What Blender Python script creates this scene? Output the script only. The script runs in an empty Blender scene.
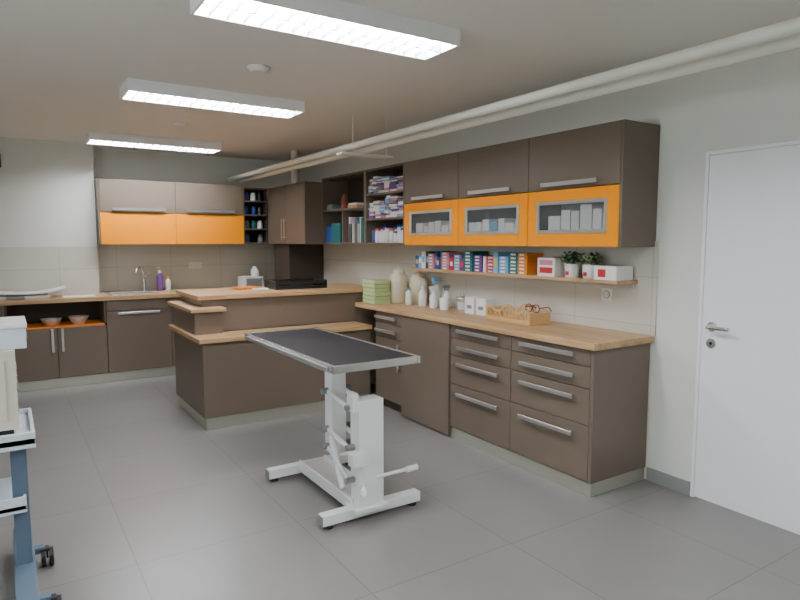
import bpy, bmesh, math, random
from mathutils import Vector, Matrix
R = random.Random(7)
scene = bpy.context.scene

def lin(c):
    out=[]
    for v in c:
        v=v/255.0
        out.append(v/12.92 if v<=0.04045 else ((v+0.055)/1.055)**2.4)
    return out+[1.0]

MATS={}
def mat(name,col,rough=0.5,metal=0.0,var=0.03,scale=8.0,bump=0.0,emit=0.0,spec=0.5):
    if name in MATS: return MATS[name]
    m=bpy.data.materials.new(name); m.use_nodes=True
    nt=m.node_tree; b=nt.nodes['Principled BSDF']
    c=lin(col)
    tc=nt.nodes.new('ShaderNodeTexCoord'); n=nt.nodes.new('ShaderNodeTexNoise')
    n.inputs['Scale'].default_value=scale; n.inputs['Detail'].default_value=3
    nt.links.new(tc.outputs['Object'],n.inputs['Vector'])
    mx=nt.nodes.new('ShaderNodeMix'); mx.data_type='RGBA'
    mx.inputs[6].default_value=[v*(1-var) for v in c[:3]]+[1]
    mx.inputs[7].default_value=[min(1,v*(1+var)) for v in c[:3]]+[1]
    nt.links.new(n.outputs['Fac'],mx.inputs[0]); nt.links.new(mx.outputs[2],b.inputs['Base Color'])
    b.inputs['Roughness'].default_value=rough; b.inputs['Metallic'].default_value=metal
    b.inputs['Specular IOR Level'].default_value=spec
    if bump>0:
        bp=nt.nodes.new('ShaderNodeBump'); bp.inputs['Strength'].default_value=bump; bp.inputs['Distance'].default_value=0.002
        n2=nt.nodes.new('ShaderNodeTexNoise'); n2.inputs['Scale'].default_value=120
        nt.links.new(tc.outputs['Object'],n2.inputs['Vector'])
        nt.links.new(n2.outputs['Fac'],bp.inputs['Height']); nt.links.new(bp.outputs['Normal'],b.inputs['Normal'])
    if emit>0:
        b.inputs['Emission Color'].default_value=c; b.inputs['Emission Strength'].default_value=emit
    MATS[name]=m; return m

def tile_mat(name,col,grout,w,h,off,mortar,rough,swiz,bumpy=0.0):
    m=bpy.data.materials.new(name); m.use_nodes=True
    nt=m.node_tree; b=nt.nodes['Principled BSDF']
    g=nt.nodes.new('ShaderNodeNewGeometry'); sp=nt.nodes.new('ShaderNodeSeparateXYZ'); cb=nt.nodes.new('ShaderNodeCombineXYZ')
    nt.links.new(g.outputs['Position'],sp.inputs[0])
    ad=nt.nodes.new('ShaderNodeVectorMath'); ad.operation='ADD'; ad.inputs[1].default_value=(off[0],off[1],0)
    nt.links.new(sp.outputs[swiz[0]],cb.inputs[0]); nt.links.new(sp.outputs[swiz[1]],cb.inputs[1])
    nt.links.new(cb.outputs[0],ad.inputs[0])
    br=nt.nodes.new('ShaderNodeTexBrick'); br.offset=0.0; br.squash=1.0
    br.inputs['Scale'].default_value=1.0; br.inputs['Brick Width'].default_value=w; br.inputs['Row Height'].default_value=h
    br.inputs['Mortar Size'].default_value=mortar; br.inputs['Mortar Smooth'].default_value=0.1
    c=lin(col); 
    br.inputs['Color1'].default_value=[v*0.97 for v in c[:3]]+[1]; br.inputs['Color2'].default_value=[v*1.03 for v in c[:3]]+[1]
    br.inputs['Mortar'].default_value=lin(grout)
    nt.links.new(ad.outputs[0],br.inputs['Vector'])
    n=nt.nodes.new('ShaderNodeTexNoise'); n.inputs['Scale'].default_value=2.5; n.inputs['Detail'].default_value=6
    nt.links.new(g.outputs['Position'],n.inputs['Vector'])
    mr=nt.nodes.new('ShaderNodeMapRange'); mr.inputs[3].default_value=0.92; mr.inputs[4].default_value=1.06
    nt.links.new(n.outputs['Fac'],mr.inputs[0])
    vm=nt.nodes.new('ShaderNodeVectorMath'); vm.operation='SCALE'
    nt.links.new(br.outputs['Color'],vm.inputs[0]); nt.links.new(mr.outputs[0],vm.inputs['Scale'])
    nt.links.new(vm.outputs[0],b.inputs['Base Color'])
    b.inputs['Roughness'].default_value=rough
    MATS[name]=m; return m

def wood_mat(name,c1,c2,axis=1,rough=0.4):
    m=bpy.data.materials.new(name); m.use_nodes=True
    nt=m.node_tree; b=nt.nodes['Principled BSDF']
    tc=nt.nodes.new('ShaderNodeNewGeometry'); mp=nt.nodes.new('ShaderNodeMapping')
    sc=[14,14,14]; sc[axis]=0.9; mp.inputs['Scale'].default_value=sc
    nt.links.new(tc.outputs['Position'],mp.inputs['Vector'])
    n=nt.nodes.new('ShaderNodeTexNoise'); n.inputs['Scale'].default_value=1.6; n.inputs['Detail'].default_value=8; n.inputs['Roughness'].default_value=0.65
    n.inputs['Distortion'].default_value=0.5
    nt.links.new(mp.outputs[0],n.inputs['Vector'])
    cr=nt.nodes.new('ShaderNodeValToRGB'); cr.color_ramp.elements[0].position=0.36; cr.color_ramp.elements[1].position=0.66
    cr.color_ramp.elements[0].color=lin(c1); cr.color_ramp.elements[1].color=lin(c2)
    nt.links.new(n.outputs['Fac'],cr.inputs[0]); nt.links.new(cr.outputs[0],b.inputs['Base Color'])
    b.inputs['Roughness'].default_value=rough
    MATS[name]=m; return m

M_wall=mat('wall_paint',(222,223,213),0.85,var=0.012,bump=0.15)
M_ceil=mat('ceiling_paint',(230,226,216),0.9,var=0.01)
M_floor=tile_mat('floor_tile',(126,123,119),(104,101,98),0.8,0.8,(0.35,0.25),0.003,0.3,(0,1))
M_tileR=tile_mat('backsplash_tile_right',(206,202,188),(180,176,163),0.6,0.3,(0.1,0.22),0.003,0.35,(1,2))
M_tileB=tile_mat('backsplash_tile_back',(206,202,187),(179,175,161),0.6,0.6,(0.1,0.0),0.003,0.35,(0,2))
M_taupe=mat('taupe_laminate',(108,95,81),0.4,var=0.02,scale=30)
M_taupeD=mat('taupe_carcass',(64,55,46),0.6)
M_dark=mat('dark_interior',(56,46,39),0.6)
M_orange=mat('orange_laminate',(255,154,0),0.4,var=0.01,spec=0.2)
M_woodY=wood_mat('oak_worktop',(166,130,90),(202,166,120),1)
M_woodX=wood_mat('oak_worktop_cross',(166,130,90),(202,166,120),0)
M_alu=mat('brushed_aluminium',(215,216,215),0.36,0.95,scale=60)
M_toe=mat('plinth_aluminium',(205,207,192),0.35,0.8,scale=40)
M_steel=mat('stainless_steel',(215,215,213),0.25,0.95)
M_bowl=mat('polished_bowl_steel',(225,226,226),0.3,0.6)
M_white=mat('white_plastic',(232,232,228),0.4)
M_doorw=mat('white_door_lacquer',(244,246,247),0.35,var=0.005)
M_powder=mat('white_powder_coat',(236,237,235),0.35)
M_black=mat('black_plastic',(20,20,21),0.4)
M_rubber=mat('black_rubber_mat',(20,18,18),0.5,bump=0.3,spec=0.25)
M_pipe=mat('pipe_paint',(228,227,213),0.4)
M_blue=mat('cart_bluegrey',(86,104,122),0.4)
M_blue2=mat('cart_light_plastic',(206,216,222),0.35)
M_beige=mat('device_beige',(206,200,180),0.45)
M_grey=mat('grey_plastic',(128,132,132),0.45)
M_sock=mat('skirting_grey',(140,139,138),0.4)
M_tube=mat('lamp_tube',(245,247,255),0.5,emit=215.0,var=0)
M_lamp=mat('lamp_housing',(238,238,236),0.35,var=0)
M_refl=mat('lamp_reflector',(225,228,230),0.25,0.6,var=0)
M_green=mat('pale_green_card',(182,200,140),0.6)
M_dgreen=mat('dark_green_leaf',(38,78,40),0.6,var=0.3,scale=60)
M_cream=mat('cream_ceramic',(214,202,172),0.3)
M_brownr=mat('amber_brown',(120,52,28),0.3)
M_red=mat('card_red',(190,40,44),0.5)
M_teal=mat('card_teal',(20,110,110),0.5)
M_bluec=mat('card_blue',(44,84,160),0.5)
M_lblue=mat('card_lightblue',(120,170,205),0.5)
M_purple=mat('card_purple',(104,60,130),0.5)
M_card=mat('card_white',(236,236,232),0.6)
M_pink=mat('card_pink',(206,130,150),0.5)
M_oran2=mat('card_orange',(230,134,40),0.5)
M_yel=mat('card_yellow',(220,190,70),0.5)
M_kraft=mat('kraft_wood',(206,168,112),0.5,var=0.12,scale=20)
PAL=[M_red,M_bluec,M_card,M_teal,M_lblue,M_card,M_oran2,M_purple,M_card,M_dgreen,M_pink,M_bluec]

def glass_mat(name,col,fac):
    m=bpy.data.materials.new(name); m.use_nodes=True; nt=m.node_tree
    b=nt.nodes['Principled BSDF']; b.inputs['Base Color'].default_value=lin(col); b.inputs['Roughness'].default_value=0.12
    tr=nt.nodes.new('ShaderNodeBsdfTransparent'); mx=nt.nodes.new('ShaderNodeMixShader'); mx.inputs[0].default_value=fac
    out=nt.nodes['Material Output']
    nt.links.new(tr.outputs[0],mx.inputs[1]); nt.links.new(b.outputs[0],mx.inputs[2]); nt.links.new(mx.outputs[0],out.inputs[0])
    MATS[name]=m; return m
M_glass=glass_mat('smoked_glass',(140,146,146),0.2)
M_clear=glass_mat('clear_glass',(210,220,220),0.2)

class B:
    def __init__(s,name): s.name=name; s.v=[]; s.f=[]; s.mi=[]; s.sm=[]; s.mats=[]; s.T=Matrix.Identity(4)
    def m(s,mt):
        if mt not in s.mats: s.mats.append(mt)
        return s.mats.index(mt)
    def add(s,vs,fs,mt,smooth=False):
        o=len(s.v); i=s.m(mt)
        for p in vs: s.v.append(s.T@Vector(p))
        for f in fs:
            s.f.append([o+k for k in f]); s.mi.append(i); s.sm.append(smooth)
    def box(s,x0,x1,y0,y1,z0,z1,mt):
        if x0>x1:x0,x1=x1,x0
        if y0>y1:y0,y1=y1,y0
        if z0>z1:z0,z1=z1,z0
        vs=[(x0,y0,z0),(x1,y0,z0),(x1,y1,z0),(x0,y1,z0),(x0,y0,z1),(x1,y0,z1),(x1,y1,z1),(x0,y1,z1)]
        s.add(vs,[(0,3,2,1),(4,5,6,7),(0,1,5,4),(1,2,6,5),(2,3,7,6),(3,0,4,7)],mt)
        return s
    def cbox(s,c,size,mt,rz=0,rx=0,ry=0):
        old=s.T; s.T=old@Matrix.Translation(c)@Matrix.Rotation(rz,4,'Z')@Matrix.Rotation(ry,4,'Y')@Matrix.Rotation(rx,4,'X')
        a,b,c2=[q/2 for q in size]; s.box(-a,a,-b,b,-c2,c2,mt); s.T=old
    def lathe(s,cx,cy,z,prof,mt,seg=20):
        vs=[];fs=[];n=len(prof)
        for r,h in prof:
            for k in range(seg):
                a=2*math.pi*k/seg; vs.append((cx+max(r,1e-4)*math.cos(a),cy+max(r,1e-4)*math.sin(a),z+h))
        for i in range(n-1):
            for k in range(seg):
                k2=(k+1)%seg; fs.append((i*seg+k,i*seg+k2,(i+1)*seg+k2,(i+1)*seg+k))
        s.add(vs,fs,mt,True)
        s.add([vs[k] for k in range(seg)],[tuple(reversed(range(seg)))],mt)
        s.add([vs[(n-1)*seg+k] for k in range(seg)],[tuple(range(seg))],mt)
    def tube(s,pts,r,mt,seg=12):
        pts=[Vector(p) for p in pts]; vs=[]; fs=[]
        prev=None
        for i,p in enumerate(pts):
            if i==0:d=pts[1]-p
            elif i==len(pts)-1:d=p-pts[i-1]
            else:d=(pts[i+1]-p).normalized()+(p-pts[i-1]).normalized()
            d.normalize()
            if prev is None:
                up=Vector((0,0,1)) if abs(d.z)<0.9 else Vector((1,0,0)); a=d.cross(up).normalized()
            else:
                a=(prev-d*prev.dot(d)).normalized()
            prev=a; b=d.cross(a)
            for k in range(seg):
                t=2*math.pi*k/seg; vs.append(p+a*r*math.cos(t)+b*r*math.sin(t))
        n=len(pts)
        for i in range(n-1):
            for k in range(seg):
                k2=(k+1)%seg; fs.append((i*seg+k,i*seg+k2,(i+1)*seg+k2,(i+1)*seg+k))
        s.add(vs,fs,mt,True)
        s.add(vs[:seg],[tuple(reversed(range(seg)))],mt); s.add(vs[-seg:],[tuple(range(seg))],mt)
    def prism(s,poly,axis,a0,a1,mt):
        n=len(poly)
        def P(p,a):
            return (a,p[0],p[1]) if axis==0 else ((p[0],a,p[1]) if axis==1 else (p[0],p[1],a))
        vs=[P(p,a0) for p in poly]+[P(p,a1) for p in poly]
        fs=[tuple(range(n)),tuple(reversed(range(n,2*n)))]+[(k,(k+1)%n,n+(k+1)%n,n+k) for k in range(n)]
        s.add(vs,fs,mt)
    def torus(s,c,R1,r,mt,axis='X',sy=1.0,seg=20):
        pts=[]
        for k in range(seg+1):
            a=2*math.pi*k/seg
            if axis=='X': pts.append((c[0],c[1]+R1*sy*math.cos(a),c[2]+R1*math.sin(a)))
            elif axis=='Y': pts.append((c[0]+R1*sy*math.cos(a),c[1],c[2]+R1*math.sin(a)))
            else: pts.append((c[0]+R1*sy*math.cos(a),c[1]+R1*math.sin(a),c[2]))
        s.tube(pts,r,mt,8)
    def done(s,bevel=0.003,seg=2,origin=True):
        me=bpy.data.meshes.new(s.name)
        if origin:
            xs=[p.x for p in s.v]; ys=[p.y for p in s.v]; zs=[p.z for p in s.v]
            c=Vector(((min(xs)+max(xs))/2,(min(ys)+max(ys))/2,min(zs)))
        else: c=Vector((0,0,0))
        me.from_pydata([tuple(p-c) for p in s.v],[],s.f)
        for mt in s.mats: me.materials.append(mt)
        for i,p in enumerate(me.polygons): p.material_index=s.mi[i]; p.use_smooth=s.sm[i]
        bm=bmesh.new(); bm.from_mesh(me); bmesh.ops.recalc_face_normals(bm,faces=bm.faces); bm.to_mesh(me); bm.free()
        o=bpy.data.objects.new(s.name,me); o.location=c; scene.collection.objects.link(o)
        if bevel>0:
            md=o.modifiers.new('bevel','BEVEL'); md.width=bevel; md.segments=seg; md.limit_method='ANGLE'; md.angle_limit=math.radians(50)
        return o

# ---------------- room ----------------
XW=3.34; YB=7.75; YS=-1.8; XL=-1.9; ZC=2.55
B('floor').box(XL-.15,XW+.15,YS-.15,YB+.15,-0.1,0,M_floor).done(0)
B('ceiling').box(XL-.15,XW+.15,YS-.15,YB+.15,ZC,ZC+.1,M_ceil).done(0)
B('wall_right').box(XW,XW+.15,2.0,YB,0,ZC,M_wall).done(0)
B('wall_right').box(XW,XW+.15,YS,1.06,0,ZC,M_wall).done(0)
B('wall_right').box(XW,XW+.15,1.06,2.0,2.0,ZC,M_wall).done(0)
w=B('wall_back'); w.box(XL,XW+.15,YB,YB+.15,0,ZC,M_wall); w.box(XL,.876,7.5,YB,0,ZC,M_wall); w.done(0)
w=B('wall_left'); w.box(XL-.15,XL,YS,.3,0,ZC,M_wall); w.box(XL-.15,XL,2.7,YB+.15,0,ZC,M_wall)
w.box(XL-.15,XL,.3,2.7,0,1.0,M_wall); w.box(XL-.15,XL,.3,2.7,2.25,ZC,M_wall); w.done(0)
B('wall_front').box(XL-.15,XW+.15,YS-.15,YS,0,ZC,M_wall).done(0)
w=B('fill_window_1')  # unseen window, added so sky light fills the room from the left
for (a,b2) in ((.3,.36),(1.47,1.53),(2.64,2.7)): w.box(XL-.1,XL-.04,a,b2,1.0,2.25,M_white)
w.box(XL-.1,XL-.04,.36,2.64,1.0,1.06,M_white); w.box(XL-.1,XL-.04,.36,2.64,2.19,2.25,M_white)
w.done(.004)
B('trim_backsplash_right').box(XW-.012,XW-.0005,2.27,7.74,.921,1.5,M_tileR).done(0)
B('trim_backsplash_back').box(.89,3.32,YB-.012,YB-.0005,.921,1.5,M_tileB).done(0)
B('trim_backsplash_left').box(XL+.01,.876,7.488,7.4995,.921,1.44,M_tileB).done(0)
B('baseboard_right').box(XW-.012,XW-.0005,2.0,2.29,0,.085,M_sock).box(XW-.012,XW-.0005,YS+.01,1.04,0,.085,M_sock).done(.002)
# door
d=B('door_1'); d.box(XW-.006,XW+.04,1.085,1.975,.008,1.975,M_doorw)
d.box(XW-.010,XW+.06,1.062,1.083,0,1.998,M_doorw); d.box(XW-.010,XW+.06,1.977,1.998,0,1.998,M_doorw); d.box(XW-.010,XW+.06,1.083,1.977,1.977,1.998,M_doorw)
hx=XW-.006
d.tube([(hx,1.915,1.02),(hx-.008,1.915,1.02)],.027,M_steel,20)
d.tube([(hx,1.915,1.02),(hx-.05,1.915,1.02),(hx-.055,1.90,1.02),(hx-.055,1.79,1.02)],.011,M_steel)
d.tube([(hx,1.915,.925),(hx-.008,1.915,.925)],.027,M_steel,20)
d.tube([(hx-.008,1.915,.925),(hx-.010,1.915,.925)],.008,M_black,12)
d.done(.003)

def hY(b,x,yc,z,L=.36):
    b.box(x-.036,x-.026,yc-L/2,yc+L/2,z-.013,z+.013,M_alu)
    for s in (-1,1): b.box(x-.03,x,yc+s*(L/2-.03)-.006,yc+s*(L/2-.03)+.006,z-.006,z+.006,M_alu)
def hX(b,y,xc,z,L=.36):
    b.box(xc-L/2,xc+L/2,y-.036,y-.026,z-.013,z+.013,M_alu)
    for s in (-1,1): b.box(xc+s*(L/2-.03)-.006,xc+s*(L/2-.03)+.006,y-.03,y,z-.006,z+.006,M_alu)
def hZ(b,y,x,zc,L=.2):
    b.box(x-.011,x+.011,y-.036,y-.026,zc-L/2,zc+L/2,M_alu)
    for s in (-1,1): b.box(x-.006,x+.006,y-.03,y,zc+s*(L/2-.02)-.006,zc+s*(L/2-.02)+.006,M_alu)
G=.003
# ---------------- right base run ----------------
XF=2.81
b=B('base_cabinet_run')
b.box(XF+.02,XW-.013,2.32,4.76,.085,.88,M_taupeD)
b.box(XF+.0,XW-.013,2.297,2.32,.085,.88,M_taupe)
b.box(XF+.012,XW-.013,2.305,3.64,0,.082,M_toe)
b.box(XF+.05,XW-.013,3.64,4.78,0,.082,M_taupeD)
seams=[.875,.775,.645,.425,.088]
hz=[.838,.712,.585,.36]
for (ya,yb2) in ((2.32,2.98),(2.98,3.64)):
    for i in range(4):
        b.box(XF,XF+.019,ya+G,yb2-G,seams[i+1]+G,seams[i]-G,M_taupe)
        hY(b,XF,(ya+yb2)/2,hz[i],.45)
b.box(XF-.012,XF+.019,3.645,4.305,.012,.875,M_taupe)
b.box(XF,XF+.019,4.313,4.75,.775,.872,M_taupe); hY(b,XF,4.55,.83,.34)
b.box(XF,XF+.019,4.313,4.75,.645+G,.77,M_taupe); hY(b,XF,4.55,.71,.34)
b.box(XF,XF+.019,4.313,4.75,.09,.643,M_taupe); b.box(XF-.036,XF-.028,4.33,4.35,.38,.62,M_alu)
b.box(XF-.03,XF,4.335,4.345,.4,.41,M_alu); b.box(XF-.03,XF,4.335,4.345,.59,.6,M_alu)
b.done(.0015,1)
B('worktop').box(2.78,XW-.013,2.27,5.085,.88,.92,M_woodY).done(.003)
b=B('corner_base_cabinet'); b.box(2.84,XW-.013,5.9,7.73,0,.88,M_taupe); b.box(2.81,XW-.013,5.88,7.73,.88,.92,M_woodY); b.done(.003)

# ---------------- right wall cabinets ----------------
UX=3.006
b=B('wall_cabinet_run')
z0,z1=1.465,2.19
b.box(UX,XW-.002,2.294,2.312,z0,z1,M_taupe)
ys=[2.312,3.05,3.81,4.58]
for i in range(3):
    ya,yb2=ys[i],ys[i+1]
    b.box(UX+.02,XW-.014,ya,yb2,z0,z0+.018,M_taupeD); b.box(UX+.02,XW-.014,ya,yb2,1.82,1.836,M_taupeD); b.box(UX+.02,XW-.002,ya,yb2,z1-.018,z1,M_taupeD)
    b.box(UX+.02,XW-.014,yb2-.018,yb2,z0+.018,1.82,M_taupeD)
    b.box(UX+.02,XW-.014,yb2-.018,yb2,1.836,z1-.018,M_taupeD)
    b.box(XW-.03,XW-.014,ya,yb2-.018,z0+.018,1.82,M_dark if i else M_grey)
    b.box(UX,UX+.019,ya+G,yb2-G,1.832,z1,M_taupe)
    wa,wb=ya+.085,yb2-.085; za,zb=1.548,1.755
    b.box(UX,UX+.019,ya+G,wa,z0,1.826,M_orange); b.box(UX,UX+.019,wb,yb2-G,z0,1.826,M_orange)
    b.box(UX,UX+.019,wa,wb,z0,za,M_orange); b.box(UX,UX+.019,wa,wb,zb,1.826,M_orange)
    t=.022
    b.box(UX-.004,UX+.012,wa,wa+t,za,zb,M_alu); b.box(UX-.004,UX+.012,wb-t,wb,za,zb,M_alu)
    b.box(UX-.004,UX+.012,wa+t,wb-t,za,za+t,M_alu); b.box(UX-.004,UX+.012,wa+t,wb-t,zb-t,zb,M_alu)
    b.box(UX+.003,UX+.007,wa+t,wb-t,za+t,zb-t,M_glass)
    hY(b,UX,(ya+yb2)/2,1.862,.45)
    y=ya+.06
    while y<yb2-.16:
        ww=R.uniform(.06,.11); hh=R.uniform(.17,.25) if i==0 else R.uniform(.12,.19)
        b.box(UX+.026,UX+.2,y,y+ww,z0+.018,z0+.018+hh,R.choice([M_card,M_card,M_card,M_card,M_lblue])); y+=ww+.01
b.done(.0015,1)
def frame(b,ya,yb2,x0,levels,z0=1.465,z1=2.19,back=M_dark):
    b.box(x0,XW-.014,ya,ya+.018,z0,z1,M_taupe); b.box(x0,XW-.014,yb2-.018,yb2,z0,z1,M_taupe)
    for z in levels: b.box(x0+.002,XW-.02,ya+.018,yb2-.018,z,z+.018,M_taupe)
    b.box(XW-.02,XW-.014,ya+.018,yb2-.018,z0,z1,back)
b=B('open_shelf_unit'); frame(b,4.58,5.28,UX,[1.465,1.70,1.935,2.172]); b.done(.0015,1)
b=B('open_shelf_unit'); frame(b,5.285,6.245,UX,[1.465,1.82,2.172]); b.box(UX+.004,XW-.02,5.76,5.778,1.483,1.82,M_taupe); b.done(.0015,1)
b=B('shelf_magazines')
for zl,n in ((1.954,7),(1.719,8)):
    y=4.61
    while y<5.22:
        ww=R.uniform(.08,.16); ww=min(ww,5.255-y); hh=0; tot=R.uniform(.12,.19)
        while hh<tot:
            th=R.uniform(.008,.03); b.box(UX+.01+R.uniform(0,.03),UX+.26,y,y+ww-.008,zl+hh,zl+hh+th-.001,R.choice([M_card,M_card,M_pink,M_purple,M_lblue,M_card,M_grey])); hh+=th
        y+=ww
b.done(.001,1)
def bottle(b,x,y,z,r,h,mt,cap=M_white,neck=.45):
    b.lathe(x,y,z,[(r*.9,0),(r,h*.03),(r,h*.68),(r*.85,h*.76),(r*neck,h*.82),(r*neck,h*.86)],mt,16)
    b.lathe(x,y,z+h*.86,[(r*neck*1.25,0),(r*neck*1.25,h*.13),(r*neck*1.1,h*.14)],cap,16)
b=B('medicine_bottles')
y=4.63
while y<5.24:
    bottle(b,UX+.05+R.uniform(0,.02),y,1.483,.026,R.uniform(.10,.14),R.choice([M_white,M_bluec,M_card,M_white]),R.choice([M_white,M_bluec,M_red]),.8); 
    bottle(b,UX+.15,y+.01,1.483,.026,R.uniform(.14,.18),M_white,M_bluec,.7); y+=.062
b.done(0)
b=B('shelf_folders')
y=5.33
while y<5.72:
    ww=R.uniform(.02,.05); b.box(UX+.03+R.uniform(0,.03),UX+.27,y,y+ww-.002,1.483,1.483+R.uniform(.17,.27),R.choice([M_purple,M_green,M_dgreen,M_teal,M_card,M_pink])); y+=ww
b.box(UX+.02,UX+.25,5.85,6.05,1.483,1.69,M_teal); b.box(UX+.025,UX+.25,6.06,6.2,1.483,1.66,M_bluec)
b.box(UX+.03,UX+.22,5.5,5.7,1.838,1.87,M_kraft); b.box(UX+.03,UX+.2,5.52,5.68,1.87,1.89,M_card)
b.box(UX+.03,UX+.2,6.06,6.18,1.838,1.90,M_grey)
b.done(.002,1)
b=B('carved_figurine')
b.lathe(UX+.1,5.9,1.838,[(.04,0),(.05,.01),(.03,.03),(.035,.06),(.045,.09),(.02,.12),(.025,.135),(.01,.16)],M_brownr,14); b.done(0)
CX=2.80
b=B('corner_wall_cupboard')
b.box(CX+.02,XW-.002,6.27,7.35,1.465,2.15,M_taupeD); b.box(CX+.0,XW-.013,6.25,6.268,1.465,2.15,M_taupe)
b.box(CX,CX+.019,6.268+G,6.81-G/2,1.468,2.147,M_taupe); b.box(CX,CX+.019,6.81+G/2,7.35,1.468,2.147,M_taupe)
for yy in (6.77,6.85):
    b.box(CX-.036,CX-.028,yy-.008,yy+.008,1.52,1.76,M_alu); b.box(CX-.03,CX,yy-.005,yy+.005,1.54,1.55,M_alu); b.box(CX-.03,CX,yy-.005,yy+.005,1.73,1.74,M_alu)
b.box(2.87,XW-.014,6.88,7.35,.921,1.465,M_taupeD)
b.done(.002,1)
b=B('open_corner_shelf')
b.box(2.49,2.506,7.36,7.735,1.465,2.15,M_taupe); b.box(2.784,2.8,7.36,7.735,1.465,2.15,M_dark)
for z in (1.465,1.64,1.81,1.98,2.134): b.box(2.506,2.784,7.36,7.72,z,z+.016,M_taupe)
b.box(2.506,2.784,7.72,7.735,1.465,2.15,M_dark); b.done(.0015,1)
b=B('storage_jars')
for z in (1.481,1.656,1.826,1.996):
    for k in range(3):
        if R.random()<.8: b.lathe(2.56+k*.085,7.46,z,[(.03,0),(.033,.01),(.033,.07),(.026,.08),(.026,.1)],R.choice([M_bluec,M_card,M_grey,M_teal,M_black]),12)
b.done(0)

b=B('wall_cabinet_pair')
b.box(.88,.898,7.35,YB-.013,1.465,2.17,M_taupe)
b.box(.898,2.487,7.37,YB-.013,1.465,2.17,M_taupeD)
for (xa,xb) in ((.90,1.69),(1.69,2.487)):
    b.box(xa+G/2,xb-G/2,7.35,7.369,1.815,2.17,M_taupe); b.box(xa+G/2,xb-G/2,7.35,7.369,1.465,1.81,M_orange)
    hX(b,7.35,(xa+xb)/2,1.85,.56)
b.done(.0015,1)

YF=7.05
b=B('sink_base_cabinet')
b.box(-1.2,.0,YF+.02,7.486,.1,.88,M_taupeD)
b.box(.0,.876,YF+.02,7.486,.1,.62,M_taupeD); b.box(.0,.876,7.46,7.486,.64,.88,M_dark); b.box(.86,.876,YF+.002,7.46,.64,.88,M_taupe)
b.box(-.04,-.022,YF+.002,7.46,.64,.88,M_taupe)
b.box(-.022,.86,YF,7.46,.62,.64,M_oran2)
b.box(.885,2.78,YF+.02,7.73,.1,.88,M_taupeD)
b.box(-1.2,2.78,YF+.03,YF+.04,0,.1,M_toe)
b.box(-.035,.42-G,YF,YF+.019,.105,.615,M_taupe); b.box(.42+G,.876,YF,YF+.019,.105,.615,M_taupe)
b.box(-1.2,-.045,YF,YF+.019,.105,.875,M_taupe)
b.box(.882,1.53,YF,YF+.019,.105,.76,M_taupe); b.box(.882,1.53,YF,YF+.019,.765,.875,M_taupe); b.box(1.536,2.15,YF,YF+.019,.105,.875,M_taupe); b.box(2.156,2.78,YF,YF+.019,.105,.875,M_taupe)
hX(b,YF,1.2,.735,.42); hZ(b,YF,.375,.5,.24); hZ(b,YF,.465,.5,.24)
b.done(.0015,1)
b=B('worktop')
b.box(-1.2,.95,YF-.03,7.486,.88,.92,M_woodX); b.box(.885,.95,7.486,7.735,.88,.92,M_woodX)
b.box(.95,1.42,YF-.03,7.14,.88,.92,M_woodX); b.box(.95,1.42,7.5,7.735,.88,.92,M_woodX); b.box(1.42,2.80,YF-.03,7.735,.88,.92,M_woodX)
b.done(0)
b=B('sink')
b.box(.94,1.43,7.13,7.15,.92,.928,M_steel); b.box(.94,1.43,7.49,7.51,.92,.928,M_steel); b.box(.94,.96,7.15,7.49,.92,.928,M_steel); b.box(1.41,1.43,7.15,7.49,.92,.928,M_steel)
b.box(.955,.96,7.15,7.49,.885,.92,M_steel); b.box(1.41,1.415,7.15,7.49,.885,.92,M_steel); b.box(.96,1.41,7.145,7.15,.885,.92,M_steel); b.box(.96,1.41,7.49,7.495,.885,.92,M_steel); b.box(.955,1.415,7.145,7.495,.882,.886,M_steel)
b.done(.003)
b=B('faucet')
b.lathe(1.36,7.58,.92,[(.028,0),(.028,.01),(.02,.02),(.02,.13),(.016,.15)],M_steel)
b.tube([(1.36,7.58,1.05),(1.355,7.575,1.13),(1.34,7.54,1.19),(1.30,7.48,1.205),(1.26,7.43,1.18),(1.25,7.42,1.14)],.012,M_steel)
b.tube([(1.36,7.58,1.07),(1.42,7.56,1.13)],.008,M_steel); b.done(0)
b=B('soap_dispenser'); bottle(b,1.53,7.55,.92,.038,.24,M_purple,M_white,.4); b.tube([(1.53,7.55,1.15),(1.53,7.55,1.19),(1.49,7.53,1.19)],.006,M_white); b.done(0)
b=B('lotion_bottle'); bottle(b,1.62,7.55,.92,.03,.16,M_white,M_oran2,.5); b.done(0)
b=B('steel_bowl'); b.lathe(.38,7.17,.64,[(.055,0),(.095,.06),(.10,.07),(.09,.065),(.045,.006)],M_bowl,24); b.done(0)
b=B('steel_bowl'); b.lathe(.63,7.17,.64,[(.055,0),(.095,.07),(.10,.08),(.09,.075),(.045,.006)],M_bowl,24); b.done(0)
b=B('veterinary_scale')
b.box(-.08,.38,7.12,7.4,.92,.955,M_white); b.box(.0,.16,7.09,7.12,.925,.955,M_grey)
pr=[]
for k in range(9):
    t=-1+2*k/8; pr.append((.17+t*.36,.968+.05*abs(t)**2.5))
poly=pr+[(x,z+.014) for x,z in reversed(pr)]
b.prism(poly,1,7.10,7.42,M_white); b.box(.0,.3,7.18,7.34,.955,.97,M_grey)
b.done(.006,3)
b=B('paper_sheets'); b.box(.5,.8,7.12,7.33,.92,.926,M_card); b.done(.001)
b=B('steriliser'); b.box(2.48,2.72,7.35,7.62,.921,1.06,M_white); b.box(2.5,2.7,7.345,7.35,.94,1.04,M_grey); b.lathe(2.66,7.48,1.06,[(.05,0),(.055,.07),(.03,.1),(.03,.12)],M_white); b.done(.01,3)
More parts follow.
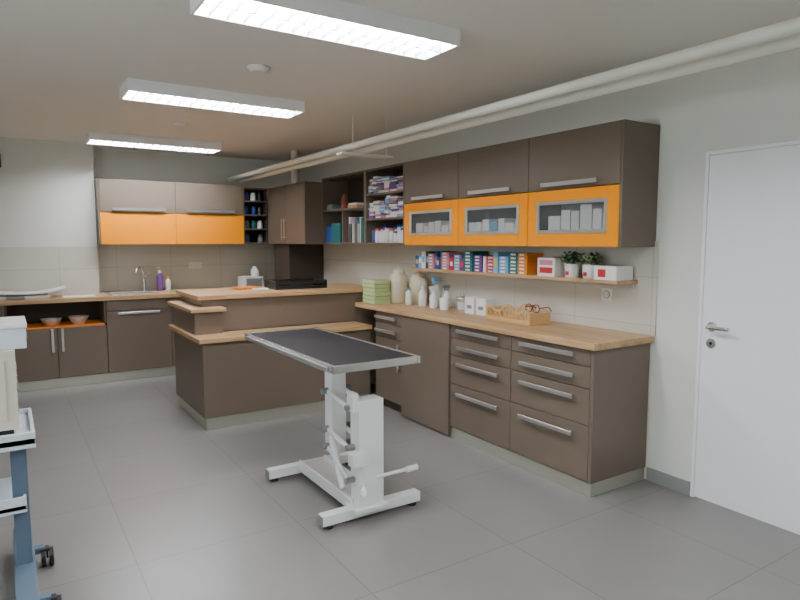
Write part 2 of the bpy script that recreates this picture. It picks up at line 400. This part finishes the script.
def outlet(name,p,axis):
    b=B(name)
    x,y,z=p
    if axis=='X':
        b.box(x-.008,x,y-.04,y+.04,z-.04,z+.04,M_white); b.torus((x-.010,y,z),.024,.003,M_grey,'X'); b.tube([(x-.008,y,z),(x-.014,y,z)],.022,M_white,20); b.tube([(x-.0145,y-.009,z),(x-.015,y-.009,z)],.003,M_black,8); b.tube([(x-.0145,y+.009,z),(x-.015,y+.009,z)],.003,M_black,8)
    else:
        b.box(x-.04,x+.04,y-.008,y,z-.04,z+.04,M_white); b.tube([(x,y-.008,z),(x,y-.014,z)],.022,M_white,20); b.tube([(x-.009,y-.0145,z),(x-.009,y-.015,z)],.003,M_black,8)
    b.done(.002)
outlet('wall_outlet',(XW-.012,2.63,1.15),'X')
outlet('wall_outlet',(1.95,YB-.012,1.2),'Y'); outlet('wall_outlet',(2.03,YB-.012,1.2),'Y')
b=B('wall_speaker'); b.box(-.08,.03,7.42,7.499,2.24,2.38,M_black); b.box(-.06,.01,7.415,7.42,2.26,2.36,M_grey); b.done(.006)

# ---------------- reception desk ----------------
b=B('reception_desk')
b.box(1.27,2.78,4.80,5.75,.1,.705,M_taupe); b.box(1.285,2.78,4.815,5.74,0,.1,M_toe)
b.box(1.235,2.78,4.76,5.1,.705,.74,M_woodX); b.box(1.235,1.5,5.1,5.8,.705,.74,M_woodX)
b.box(1.27,1.5,5.02,5.78,.74,.925,M_taupe); b.box(1.235,1.52,4.98,5.82,.925,.955,M_woodX)
b.box(1.36,2.80,5.12,5.82,.74,1.015,M_taupe); b.box(1.32,3.1,5.09,5.86,1.015,1.05,M_woodX)
b.box(2.80,3.1,5.12,5.82,.1,1.015,M_taupe)
b.done(.003)
b=B('letter_tray')
for z in (1.05,1.09):
    b.box(2.1,2.62,5.35,5.65,z,z+.006,M_black); b.box(2.1,2.11,5.35,5.65,z,z+.04,M_black); b.box(2.61,2.62,5.35,5.65,z,z+.04,M_black); b.box(2.1,2.62,5.64,5.65,z,z+.04,M_black); b.box(2.1,2.62,5.35,5.36,z,z+.034,M_black)
b.box(2.13,2.57,5.38,5.62,1.056,1.07,M_card); b.done(.002,1)
b=B('open_booklet'); b.cbox((1.9,5.6,1.062),(.2,.14,.022),M_oran2,rz=.3); b.cbox((2.0,5.50,1.056),(.14,.1,.01),M_card,rz=-.2); b.done(.001)

b=B('wall_shelf'); b.box(3.12,XW-.013,2.40,4.70,1.235,1.258,M_woodY); b.box(XW-.03,XW-.013,2.42,4.68,1.21,1.235,M_alu); b.done(.002)
b=B('medicine_boxes')
y=4.62
while y>3.2:
    ww=R.uniform(.03,.06); hh=R.uniform(.10,.17); mt=R.choice(PAL); x=3.13+R.uniform(0,.03)
    if R.random()<.5:
        n=R.randint(4,6)
        ww+=.05; h=0
        for k in range(n):
            th=R.uniform(.022,.03); b.box(x,3.3,y-ww,y-.003,1.258+h,1.258+h+th-.002,mt); b.box(x-.001,x,y-ww*.7,y-ww*.2,1.258+h+.006,1.258+h+th-.008,M_card); h+=th
    else:
        b.box(x,3.3,y-ww,y-.003,1.258,1.258+hh,mt); b.box(x-.001,x,y-ww+.006,y-.01,1.258+hh*.35,1.258+hh*.7,R.choice([M_card,M_lblue,M_yel,M_red]))
    y-=ww
b.done(.001,1)
b=B('gift_box'); b.box(3.14,3.3,2.92,3.08,1.258,1.385,M_card); b.box(3.139,3.14,2.94,3.06,1.28,1.32,M_red); b.box(3.139,3.14,2.94,3.06,1.335,1.37,M_pink); b.box(3.15,3.29,2.94,3.06,1.385,1.39,M_pink); b.done(.002)
def plantjar(y):
    b=B('potted_plant')
    b.lathe(3.2,y,1.258,[(.04,0),(.045,.005),(.05,.07),(.05,.09)],M_card,18)
    b.box(3.1495,3.152,y-.014,y+.014,1.275,1.3,M_red)
    for k in range(110):
        a=R.uniform(0,6.28); e=R.uniform(.2,1.4); rr=R.uniform(.01,.07)
        c=(3.2+rr*math.cos(a)*math.cos(e*.6),y+rr*math.sin(a),1.345+.085*math.sin(e)*R.uniform(.2,1))
        c=(min(c[0],3.28),c[1],min(c[2],1.44))
        b.cbox(c,(.028,.016,.003),R.choice([M_dgreen,M_dgreen,M_green]),rz=a,ry=R.uniform(-1,1))
    b.done(0)
plantjar(2.82); plantjar(2.67)
b=B('soap_carton'); b.box(3.14,3.3,2.42,2.59,1.258,1.345,M_card); b.box(3.139,3.14,2.50,2.56,1.275,1.325,M_red); b.done(.002)

ZT=.9205
b=B('paper_towel_stack')
for k in range(6): b.box(2.84+R.uniform(0,.01),3.02,4.82+R.uniform(0,.015),5.05,ZT+k*.037,ZT+k*.037+.034,M_green)
b.done(.004)
def canister(x,y,r,h,mt):
    b=B('ceramic_canister')
    b.lathe(x,y,ZT,[(r*.85,0),(r,h*.05),(r,h*.6),(r*.9,h*.74),(r*.62,h*.82),(r*.66,h*.84),(r*.66,h*.88),(r*.4,h*.94),(r*.14,h*.96),(r*.16,h)],mt,28); b.done(0)
canister(3.13,4.86,.095,.34,M_cream); canister(3.22,4.66,.085,.31,M_cream)
def spray(x,y,h,mt,cap):
    b=B('spray_bottle')
    b.lathe(x,y,ZT,[(.034,0),(.036,.01),(.036,h*.5),(.016,h*.68),(.014,h*.75)],mt,18)
    b.lathe(x,y,ZT+h*.75,[(.017,0),(.017,h*.1)],cap,14)
    b.box(x-.045,x+.025,y-.012,y+.012,ZT+h*.85,ZT+h,cap); b.tube([(x-.025,y,ZT+h*.86),(x-.035,y,ZT+h*.72)],.005,cap)
    b.done(.003)
spray(3.14,4.48,.22,M_white,M_white); spray(3.22,4.38,.26,M_white,M_lblue); spray(3.13,4.30,.19,M_card,M_white); spray(3.23,4.24,.2,M_white,M_grey)
b=B('lotion_bottle'); bottle(b,3.07,4.6,ZT,.03,.16,M_card,M_grey); b.done(0)
b=B('glass_tumbler'); b.lathe(3.12,4.13,ZT,[(.035,0),(.042,.1),(.039,.1),(.033,.006)],M_card,18); b.done(0)
b=B('swab_jar'); b.lathe(3.23,4.02,ZT,[(.05,0),(.055,.01),(.055,.09),(.05,.1)],M_clear,20); b.lathe(3.23,4.02,ZT+.1,[(.056,0),(.056,.012),(.015,.016),(.018,.035)],M_steel,20); b.lathe(3.23,4.02,ZT+.004,[(.04,0),(.045,.06)],M_card,14); b.done(0)
for yy in (3.80,3.66):
    b=B('tissue_carton'); b.box(3.12,3.22,yy-.055,yy+.055,ZT,ZT+.13,M_card); b.box(3.119,3.12,yy-.03,yy+.03,ZT+.04,ZT+.07,M_grey); b.done(.003)
b=B('carved_wooden_tray')
b.T=Matrix.Translation((3.12,3.26,ZT))@Matrix.Rotation(math.radians(-4),4,'Z')
b.box(-.09,.09,-.25,.25,0,.012,M_kraft)
for xx in (-.09,.082):
    b.box(xx,xx+.008,-.25,.25,.012,.026,M_kraft)
    top=[]; n=40
    for k in range(n+1):
        yy=-.25+.5*k/n; top.append((yy,.088+.014*math.sin(k/n*math.pi*5)+.02*math.exp(-((k/n-.5)/.15)**2)))
    for k in range(n):
        a,c=top[k],top[k+1]; b.prism([(a[0],a[1]-.014),(c[0],c[1]-.014),c,a],0,xx,xx+.008,M_kraft)
    for k in range(9):
        yy=-.22+.055*k
        b.torus((xx+.004,yy,.052),.027,.005,M_kraft,'X',.85 if k%2 else .6,14)
for yy in (-.25,.242): b.box(-.09,.098,yy,yy+.008,.012,.08,M_kraft)
b.T=Matrix.Identity(4); b.done(0)
b=B('reading_glasses')
for dy in (-.035,.035): b.torus((3.1,3.08+dy,1.03),.028,.004,M_brownr,'X',1.1,20)
b.tube([(3.1,3.045,1.04),(3.1,3.08,1.045),(3.1,3.115,1.04)],.004,M_brownr)
b.tube([(3.1,3.01,1.035),(3.18,3.005,1.04),(3.21,3.005,1.01)],.004,M_brownr); b.tube([(3.1,3.15,1.035),(3.18,3.155,1.04),(3.21,3.155,1.01)],.004,M_brownr)
b.done(0)

# ---------------- exam table ----------------
b=B('examination_table')
tz=.88; x0,x1,y0,y1=1.34,1.85,2.67,3.98
b.box(x0,x1,y0,y1,tz-.03,tz-.008,M_powder)
b.box(x0+.014,x1-.014,y0+.014,y1-.014,tz-.008,tz+.002,M_rubber)
for (a,c,e,f) in ((x0-.006,x0+.014,y0-.006,y1+.006),(x1-.014,x1+.006,y0-.006,y1+.006),(x0+.014,x1-.014,y0-.006,y0+.014),(x0+.014,x1-.014,y1-.014,y1+.006)):
    b.box(a,c,e,f,tz-.034,tz+.006,M_steel)
b.box(x0-.020,x0-.010,y0+.05,y1-.05,tz-.03,tz-.006,M_alu)
b.box(1.42,1.80,2.95,3.01,tz-.075,tz-.034,M_powder); b.box(1.42,1.80,3.55,3.61,tz-.075,tz-.034,M_powder)
for xx in (1.5,1.7): b.box(xx,xx+.05,2.85,3.75,tz-.065,tz-.034,M_powder)
b.box(1.50,1.59,3.02,3.11,.30,tz-.06,M_powder)
b.box(1.44,1.66,2.98,3.16,tz-.09,tz-.06,M_powder)
b.box(1.53,1.68,2.76,2.86,.05,.66,M_powder)
b.box(1.50,1.71,2.74,2.88,.05,.075,M_powder)
b.box(1.50,1.535,2.775,2.845,.60,.70,M_powder)
for (za,zb) in ((.62,.66),(.40,.44),(.22,.34)):
    for xx in (1.495,1.60):
        b.tube([(xx,2.82,za),(xx,3.07,zb)],.012,M_powder,10)
    b.tube([(1.46,3.07,zb),(1.64,3.07,zb)],.018,M_grey,14)
    b.tube([(1.48,2.82,za),(1.69,2.82,za)],.016,M_grey,14)
b.tube([(1.49,2.87,.16),(1.51,3.05,.40)],.02,M_powder,14)
b.box(1.46,1.55,2.70,2.76,.33,.40,M_powder)
b.tube([(1.60,2.78,.22),(1.70,2.74,.24),(1.84,2.72,.25)],.010,M_powder); b.tube([(1.80,2.722,.248),(1.87,2.715,.252)],.017,M_powder)
b.tube([(1.55,2.76,.20),(1.50,2.66,.22)],.010,M_powder); b.tube([(1.50,2.67,.218),(1.47,2.61,.23)],.016,M_powder)
for yy in (2.80,3.56):
    b.box(1.32,1.93,yy-.03,yy+.03,.022,.078,M_powder)
    for xx in (1.36,1.89):
        b.lathe(xx,yy,0,[(.026,0),(.026,.010),(.018,.014),(.010,.022),(.010,.026)],M_black,14)
    for xx in (1.315,1.932): b.box(xx-.003,xx+.003,yy-.028,yy+.028,.025,.075,M_grey)
b.box(1.52,1.70,2.83,3.53,.035,.075,M_powder)
b.box(1.515,1.53,2.83,3.53,.075,.11,M_powder); b.box(1.69,1.705,2.83,3.53,.075,.11,M_powder)
b.done(.003)

# ---------------- trolley ----------------
b=B('equipment_trolley')
b.box(-.56,.075,2.95,3.40,.645,.675,M_blue2)
b.box(-.56,.075,2.95,2.965,.63,.70,M_blue2); b.box(-.56,.075,3.385,3.40,.63,.70,M_blue2); b.box(.06,.075,2.965,3.385,.63,.70,M_blue2); b.box(-.56,-.545,2.965,3.385,.63,.70,M_blue2)
b.box(-.54,.03,2.97,3.37,.36,.385,M_blue2); b.box(-.54,.03,2.97,2.982,.35,.42,M_blue2); b.box(.018,.03,2.98,3.37,.35,.42,M_blue2)
for xx in (-.53,.01):
    b.box(xx-.03,xx+.03,3.0,3.06,.10,.645,M_blue); b.box(xx-.025,xx+.025,3.3,3.35,.10,.645,M_blue)
    b.box(xx-.04,xx+.04,2.66,3.42,.07,.11,M_blue)
for xx in (-.56,.06):
    for yy in (2.70,3.17):
        s=1 if xx>-.3 else -1
        b.box(xx-.03,xx+.03,yy-.02,yy+.02,.07,.10,M_blue)
        for q in (-.016,.016):
            b.tube([(xx+s*.04+q-.009,yy,.042),(xx+s*.04+q+.009,yy,.042)],.042,M_black,24)
            b.tube([(xx+s*.04+q-.010,yy,.042),(xx+s*.04+q+.010,yy,.042)],.022,M_blue2,14)
        b.box(xx+s*.04-.004,xx+s*.04+.004,yy-.02,yy+.02,.04,.085,M_black); b.box(xx,xx+s*.05,yy-.02,yy+.02,.075,.09,M_black)
b.done(.008,3)
b=B('anaesthesia_monitor')
b.box(-.42,.02,3.03,3.32,.70,1.04,M_beige); b.box(-.40,0,3.05,3.3,.676,.70,M_black)
b.box(-.38,-.02,3.022,3.03,.74,1.0,M_beige); b.box(-.34,-.06,3.018,3.022,.84,.98,M_grey)
for k in range(7): b.box(.02,.024,3.08,3.27,.76+k*.03,.772+k*.03,M_teal if k==3 else M_grey)
b.done(.012,3)
b=B('instrument_case'); b.box(-.36,.065,3.06,3.36,1.041,1.13,M_blue2); b.box(-.365,.07,3.055,3.365,1.13,1.15,M_white); b.box(.065,.071,3.16,3.26,1.07,1.09,M_grey); b.done(.008,3)

# ---------------- pipes ----------------
b=B('heating_pipe'); b.tube([(2.43,YS+.01,2.27),(2.43,YB-.02,2.27)],.026,M_pipe,20)
for yy in (.8,3.2,4.61,6.6): b.torus((2.43,yy,2.27),.028,.003,M_pipe,'Y')
b.done(0)
b=B('heating_pipe'); b.tube([(2.59,YS+.01,2.26),(2.59,YB-.02,2.26)],.024,M_pipe,20); b.done(0)
b=B('pipe_hanger')
for xx in (2.51,2.84): b.tube([(xx,4.61,2.225),(xx,4.61,ZC)],.006,M_white,8)
b.box(2.38,2.87,4.55,4.67,2.215,2.232,M_pipe); b.done(.001)
b=B('pipe_hanger')
for xx in (2.37,2.64): b.tube([(xx,1.0,2.225),(xx,1.0,ZC)],.004,M_pipe,8)
b.box(2.35,2.66,.97,1.03,2.215,2.232,M_pipe); b.done(.001)
b=B('drain_pipe'); b.lathe(2.93,6.8,2.15,[(.045,0),(.045,.2),(.055,.2),(.055,.27),(.045,.27),(.045,.4)],M_pipe,20); b.done(0)

# ---------------- lamps ----------------
def lamp(xa,xb,ya,yb2):
    b=B('fluorescent_ceiling_lamp')
    zt=ZC-.001; zb=2.47
    b.box(xa,xb,ya,yb2,zt-.015,zt,M_lamp)
    b.box(xa,xb,ya,ya+.012,zb,zt-.015,M_lamp); b.box(xa,xb,yb2-.012,yb2,zb,zt-.015,M_lamp)
    b.box(xa,xa+.012,ya+.012,yb2-.012,zb,zt-.015,M_lamp); b.box(xb-.012,xb,ya+.012,yb2-.012,zb,zt-.015,M_lamp)
    b.box(xa+.012,xb-.012,ya+.012,yb2-.012,zt-.02,zt-.015,M_refl)
    yc=(ya+yb2)/2
    for yy in (ya+.085,yb2-.085): b.tube([(xa+.03,yy,2.508),(xb-.03,yy,2.508)],.013,M_tube,12)
    b.box(xa+.012,xb-.012,yc-.006,yc+.006,zb+.002,zt-.02,M_refl)
    n=int((xb-xa)/.075)
    for k in range(1,n):
        x=xa+(xb-xa)*k/n; b.box(x-.0015,x+.0015,ya+.012,yb2-.012,zb+.002,zb+.022,M_refl)
    b.done(0)
lamp(.73,1.97,2.49,2.79); lamp(.73,1.97,4.37,4.67); lamp(.75,2.03,6.66,6.96); lamp(.73,1.97,.4,.7)  # last one is an unseen fixture behind the camera, added as fill light
for (x,y) in ((1.36,3.68),(1.39,5.77)):
    b=B('smoke_detector'); b.lathe(x,y,ZC-.03,[(.04,0),(.055,.006),(.06,.018),(.068,.02),(.068,.029)],M_ceil,28); b.done(0)

wd=bpy.data.worlds.new('sky'); scene.world=wd; wd.use_nodes=True
bg=wd.node_tree.nodes['Background']; bg.inputs[0].default_value=(.86,.94,1,1); bg.inputs[1].default_value=8
cam=bpy.data.cameras.new('camera'); co=bpy.data.objects.new('camera',cam); scene.collection.objects.link(co)
co.location=(0,0,1.5); co.rotation_euler=(math.radians(84.5),0,math.radians(-32.9)); cam.lens=612/800*36; cam.sensor_width=36; cam.clip_start=.05
scene.camera=co
